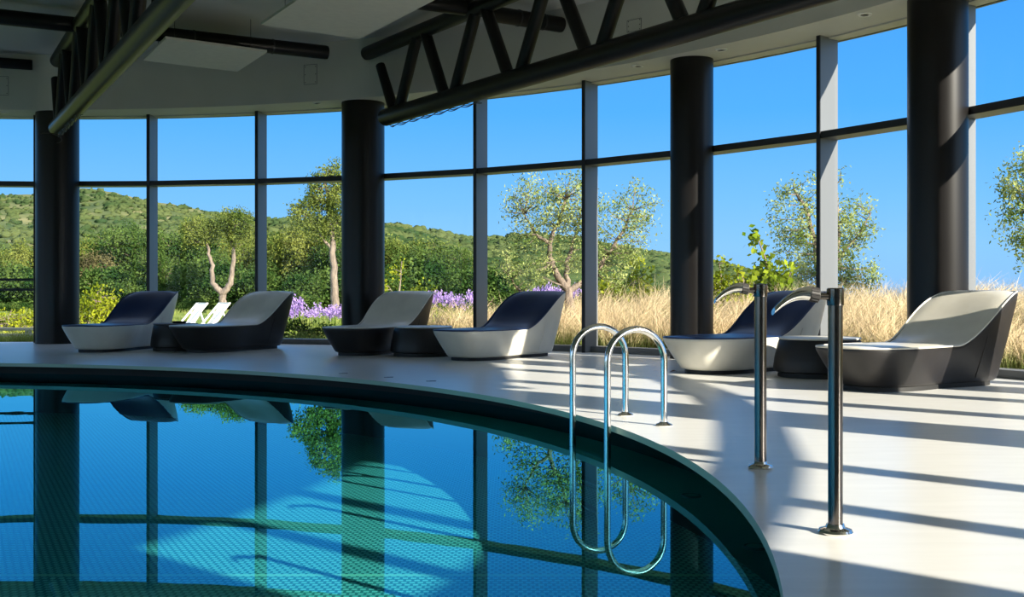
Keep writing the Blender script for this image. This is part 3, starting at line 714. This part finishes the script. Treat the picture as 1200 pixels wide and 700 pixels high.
# ---- wooded belt: four kinds, each copied as individual trees
def forest_proto(name, label, lm, H, spread, seed, group):
    random.seed(seed)
    bl = [((random.uniform(-.55, .55) * spread, random.uniform(-.4, .4) * spread, H * random.uniform(.28, .80)), (spread * random.uniform(.35, .55), spread * random.uniform(.35, .55), H * random.uniform(.13, .22))) for _ in range(12)]
    bl.append(((0, 0, H * .45), (spread * .8, spread * .7, H * .35)))
    return plant(name, label, 'tree', (0, 0, 0), [([(0, 0, 0), (.1, 0, H * .35), (-.1, 0, H * .7)], .16, .05), ([(.05, 0, H * .3), (spread * .4, 0, H * .6)], .08, .03), ([(.05, 0, H * .3), (-spread * .4, .2, H * .6)], .08, .03)],
                 bl, lm, 480, 30, .22, .15, .11, .1, group=group, twig=.02, surface=.8)
kinds = [forest_proto('broadleaf_tree', 'dense dark green tree in the wooded belt below the hill', 'forest', 5.0, 2.3, 3, 'dense dark trees below the hill'),
         forest_proto('broadleaf_tree', 'mid green leafy tree in the wooded belt below the hill', 'oak', 4.6, 2.1, 11, 'mid green trees below the hill'),
         forest_proto('broadleaf_tree', 'light yellow-green tree in the wooded belt below the hill', 'lightgreen', 4.4, 1.8, 21, 'light trees below the hill'),
         forest_proto('bare_twiggy_tree', 'brownish twiggy tree in the wooded belt below the hill', 'brownish', 4.0, 1.9, 31, 'brownish trees below the hill')]
used = [False] * 4
random.seed(5)
# (photo bearing x/d, distance, top elevation z/d, kind, width factor)
FT = [(-.505, 62, .052, 1, 1), (-.475, 66, .050, 0, 1), (-.455, 58, .030, 1, 1), (-.44, 60, .045, 2, .9), (-.425, 70, .040, 0, 1), (-.405, 60, .030, 1, 1.1), (-.385, 57, .034, 3, 1.2), (-.37, 70, .052, 2, .9),
      (-.352, 60, .061, 0, 1.1), (-.335, 63, .064, 0, 1.2), (-.322, 56, .040, 0, 1), (-.305, 60, .060, 0, 1.2), (-.29, 66, .058, 0, 1.1), (-.275, 58, .038, 0, 1.0), (-.262, 68, .055, 2, .9),
      (-.245, 62, .045, 1, 1), (-.232, 70, .055, 2, 1), (-.222, 58, .035, 0, 1), (-.205, 62, .055, 1, 1.1), (-.19, 58, .062, 2, .8), (-.178, 64, .062, 1, 1.1), (-.163, 58, .055, 0, 1.2), (-.148, 56, .050, 0, 1.1),
      (-.135, 60, .052, 0, 1.1), (-.118, 62, .048, 1, 1.1), (-.104, 60, .047, 1, 1), (-.088, 58, .045, 0, 1), (-.072, 63, .048, 1, 1.1), (-.058, 60, .044, 0, 1), (-.045, 66, .036, 1, 1), (-.032, 70, .022, 0, 1), (-.018, 75, .016, 1, 1), (0.005, 80, .012, 0, 1),
      (.03, 82, .010, 1, 1), (.06, 85, .008, 0, 1), (.095, 85, .008, 1, 1), (.13, 85, .008, 0, 1), (-.54, 62, .055, 0, 1.1), (-.58, 64, .055, 1, 1.1), (-.63, 64, .06, 0, 1.1), (-.68, 60, .06, 1, 1.1), (-.74, 60, .06, 0, 1.2)]
Hk = [5.0, 4.6, 4.4, 4.0]
for (bx, d, el, kd, wf) in FT:
    d *= 1.17; x, y = bx * d, d; gz = max(ground_z(x, y), -1.5) - .05
    o = kinds[kd] if not used[kd] else copy_tree(kinds[kd]); used[kd] = True
    s = (1 + el * d - gz) / (Hk[kd] * .98)
    o.location = (x, y, gz); o.rotation_euler = (0, 0, random.uniform(0, 6.28)); o.scale = (s * wf * .95, s * wf * .95, s)
bs = forest_proto('undergrowth_bush', 'low bush at the foot of the wooded belt', 'forest', 2.0, 1.3, 41, 'low bushes under the trees')
random.seed(9)
for i in range(20):
    bx = -.52 + .50 * i / 19 + random.uniform(-.012, .012); d = random.uniform(61, 66)
    o = bs if i == 0 else copy_tree(bs); x, y = bx * d, d
    o.location = (x, y, ground_z(x, y) - .1); s = random.uniform(.6, 1.45); o.scale = (s * 1.1, s * 1.1, s); o.rotation_euler = (0, 0, random.uniform(0, 6.28))

random.seed(17)
for i in range(26):
    d = random.uniform(47, 60); bx = random.uniform(-.52, -.03)
    if abs(bx + .262) < .022 or abs(bx + .161) < .014: continue
    o = copy_tree(bs); x, y = bx * d, d; o['label'] = 'small bush on the lawn in front of the wooded belt'; o['group'] = 'small bushes on the lawn edge'
    o.location = (x, y, ground_z(x, y) - .1); q = random.uniform(.25, .55); o.scale = (q * 1.5, q * 1.5, q); o.rotation_euler = (0, 0, random.uniform(0, 6.28))
# ---- dry feather grass and lawn grass
def grass(name, spots, h_rng, per, green, tan, droop, wid, label):
    V = []; Fc = []; Cc = []; o = 0
    for (x, y, sc) in spots:
        z0 = ground_z(x, y) - .04; wind = rng.normal(size=2) * .25 + np.array([.22, -.05])
        tone = rng.uniform(.78, 1.15)
        for b in range(per):
            hgt = rng.uniform(*h_rng) * sc; a = rng.uniform(0, 6.283); ln = rng.uniform(.1, 1) ** .7
            lean = np.array([math.cos(a), math.sin(a)]) * ln * droop + wind * droop
            bx = x + rng.normal() * .10 * sc; by = y + rng.normal() * .10 * sc
            sd = np.array([-math.sin(a + 1.2), math.cos(a + 1.2)]) * wid * rng.uniform(.6, 1.3)
            for j in range(5):
                t = j / 4; p = np.array([bx, by]) + lean * hgt * t ** 1.9
                zz = z0 + hgt * (t - .32 * ln * droop * t ** 2.6)
                ww = (1 - .75 * t) if j < 4 else .1
                V.append((p[0] - sd[0] * ww, p[1] - sd[1] * ww, zz)); V.append((p[0] + sd[0] * ww, p[1] + sd[1] * ww, zz))
                k = min(1, max(0, (t * rng.uniform(.8, 1.5) - .20) / .5)); cc = (np.array(green) * (1 - k) + np.array(tan) * k) * tone
                Cc += [(*cc, 1), (*cc, 1)]
            for j in range(4): Fc.append((o + 2 * j, o + 2 * j + 1, o + 2 * j + 3, o + 2 * j + 2))
            o += 10
    me = bpy.data.meshes.new(name); me.from_pydata(V, [], Fc); me.materials.append(M['grass'])
    at = me.color_attributes.new('tone', 'FLOAT_COLOR', 'POINT'); at.data.foreach_set('color', np.array(Cc, dtype=np.float32).ravel())
    me.update(); ob = bpy.data.objects.new(name, me); COL.objects.link(ob); tag(ob, label, 'grass', kind='stuff'); return ob
sp = []
rs = np.random.default_rng(3)
for i in range(1500):
    a = rs.uniform(-6, 66.8); r = 17.05 + 12.5 * rs.uniform() ** 1.25
    if a > 61 and r > 22.5 and rs.random() < .8: continue
    if a > 58 and r > 23 and rs.random() < .5: continue
    p = pol(a, r); sp.append((p.x, p.y, rs.uniform(.75, 1.2)))
grass('feather_grass', sp, (.55, 1.0), 44, (.14, .20, .04), (.74, .57, .36), .75, .0075, 'tall dry straw-coloured feather grass outside the right-hand glass')
sp = []
for i in range(1300):
    a = rs.uniform(64, 108); r = 17.0 + 26 * rs.uniform() ** 1.2; p = pol(a, r); sp.append((p.x, p.y, rs.uniform(.7, 1.3)))
grass('lawn_grass', sp, (.15, .32), 34, (.13, .19, .03), (.33, .36, .10), .6, .009, 'rough green grass outside the left-hand glass')

# ---- lilac flowers (agapanthus-like heads on stems)
def flower_proto():
    t = thing('lilac_flower', 'lilac flower head on a thin stem in the bed outside the glass', 'flower', (0, 0, 0), 0, 'lilac flowers outside the glass')
    k = MB(); k.tube([(0, 0, 0), (.02, 0, .3), (.0, 0, .62)], .008, 5); k.build('stem', M['stem'], t)
    k = MB(); leaves(k, [(0, 0, .66)], 60, .05, .055, .03, .4); k.build('flower_head', M['purple'], t, smooth=0)
    return t
fp = flower_proto(); random.seed(2); first = True
def flowers(n, x0, x1, d0, d1, ytop):
    global first
    for i in range(n):
        d = random.uniform(d0, d1); bx = random.uniform(x0, x1); x, y = bx * d, d
        o = fp if first else copy_tree(fp); first = False
        gz = ground_z(x, y); want = 1 + ytop * d + random.uniform(-.12, .12) - gz
        s = max(.4, want / .70); o.location = (x, y, gz - .02); q = random.uniform(.85, 1.2); o.scale = (q, q, s); o.rotation_euler = (0, 0, random.uniform(0, 6.28))
flowers(40, -.203, -.150, 27, 31, -.0150)
flowers(7, -.203, -.190, 27, 29, -.008)
flowers(34, -.112, -.030, 26.5, 29, -.005)
flowers(20, .012, .080, 30.5, 32, .003)

# ---- deck chairs on the lawn, timber edging at the left
def deck_chair(loc, rz, label):
    t = thing('deck_chair', label, 'deck chair', loc, rz, 'white canvas deck chairs on the lawn')
    for s in (-.28, .28):
        k = MB(); k.beam((-.45, s, .05), (.42, s, .95), .04, .05, (0, 1, 0)); k.build('side_rail', M['canvas'], t, smooth=0)
        k = MB(); k.beam((.45, s * .9, .0), (.18, s * .9, .72), .04, .05, (0, 1, 0)); k.build('leg', M['canvas'], t, smooth=0)
    for (x, z) in ((-.45, .05), (.42, .95), (.45, .02)):
        k = MB(); k.beam((x, -.3, z), (x, .3, z), .04, .04); k.build('cross_bar', M['canvas'], t, smooth=0)
    k = MB(); vs = []
    for i in range(13):
        u = i / 12; x = -.44 + .85 * u; z = .06 + .88 * u - .16 * math.sin(PI * u)
        vs += [(x, -.25, z), (x, .25, z)]
    k.add(vs, [(2 * i, 2 * i + 1, 2 * i + 3, 2 * i + 2) for i in range(12)]); k.build('canvas_sling', M['canvas'], t)
deck_chair(onground(-9.70, 33.2), R(48), 'left one of the two white deck chairs on the lawn')
deck_chair(onground(-9.10, 33.5), R(48), 'right one of the two white deck chairs on the lawn')
t = thing('timber_edging', 'low pale timber edging outside the glass at the far left', 'edging', (-13.2, 25.4, 0))
for z in (.155, .015):
    k = MB(); k.beam((-6, -.6, z), (3.6, .1, z), .12, .07); apply_bevel(k.build('rail', M['wood'], t, smooth=0), .01)
for u in (.1, .3, .5, .66, .84):
    k = MB(); q = Vector((-6, -.6, .085)).lerp(Vector((3.6, .1, .085)), u); k.box(q - Vector((0, 0, .15)), (.12, .10, .5)); k.build('post', M['wood'], t, smooth=0)

# ------------------------------------------------------------------ light, sky, camera
sun = bpy.data.lights.new('sun', 'SUN'); sun.energy = 13.0; sun.color = (1.0, .91, .77); sun.angle = R(.55)
so = bpy.data.objects.new('sun', sun); COL.objects.link(so)
el = R(23.3); dirn = Vector((-.743 * math.cos(el), .669 * math.cos(el), -math.sin(el)))
so.rotation_euler = dirn.to_track_quat('-Z', 'Y').to_euler(); so.location = (30, -25, 25)

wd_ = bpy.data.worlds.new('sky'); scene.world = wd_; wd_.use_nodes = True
nt = wd_.node_tree; N = nt.nodes; L = nt.links; bg = N['Background']
tc = N.new('ShaderNodeTexCoord'); sx = N.new('ShaderNodeSeparateXYZ'); L.new(tc.outputs['Generated'], sx.inputs[0])
mr = N.new('ShaderNodeMapRange'); mr.inputs[1].default_value = -.2; mr.inputs[2].default_value = 1.0; L.new(sx.outputs['Z'], mr.inputs[0])
rp = N.new('ShaderNodeValToRGB'); cr = rp.color_ramp
for p, c in ((0.0, (.10, .10, .07)), (.155, (.10, .12, .12)), (.172, (.24, .49, .84)), (.20, (.23, .51, .88)), (.235, (.17, .47, .89)), (.30, (.08, .38, .90)), (.42, (.045, .28, .78)), (1.0, (.03, .15, .48))):
    e = cr.elements.new(p); e.color = (*c, 1)
cr.elements.remove(cr.elements[0]); 
L.new(mr.outputs[0], rp.inputs[0])
# added fill: unseen sky behind the camera is brightened to light the hall
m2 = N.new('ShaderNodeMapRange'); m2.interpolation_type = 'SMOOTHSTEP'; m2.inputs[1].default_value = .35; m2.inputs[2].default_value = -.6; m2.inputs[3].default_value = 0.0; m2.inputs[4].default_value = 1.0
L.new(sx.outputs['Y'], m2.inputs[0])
sky_fill = N.new('ShaderNodeMixRGB'); sky_fill.blend_type = 'ADD'; L.new(m2.outputs[0], sky_fill.inputs[0]); L.new(rp.outputs[0], sky_fill.inputs[1]); sky_fill.inputs[2].default_value = (.62, .72, .80, 1)
L.new(sky_fill.outputs[0], bg.inputs['Color']); bg.inputs['Strength'].default_value = 1.25

cam = bpy.data.cameras.new('camera'); co = bpy.data.objects.new('camera', cam); COL.objects.link(co)
co.location = (0, 0, 1.0); co.rotation_euler = (R(90), 0, 0)
cam.sensor_width = 36; cam.lens = 36 * 1292 / 1200; cam.shift_y = -7.2 / 1200; cam.clip_end = 3000; cam.clip_start = .05
scene.camera = co
scene.view_settings.view_transform = 'Standard'; scene.view_settings.look = 'None'
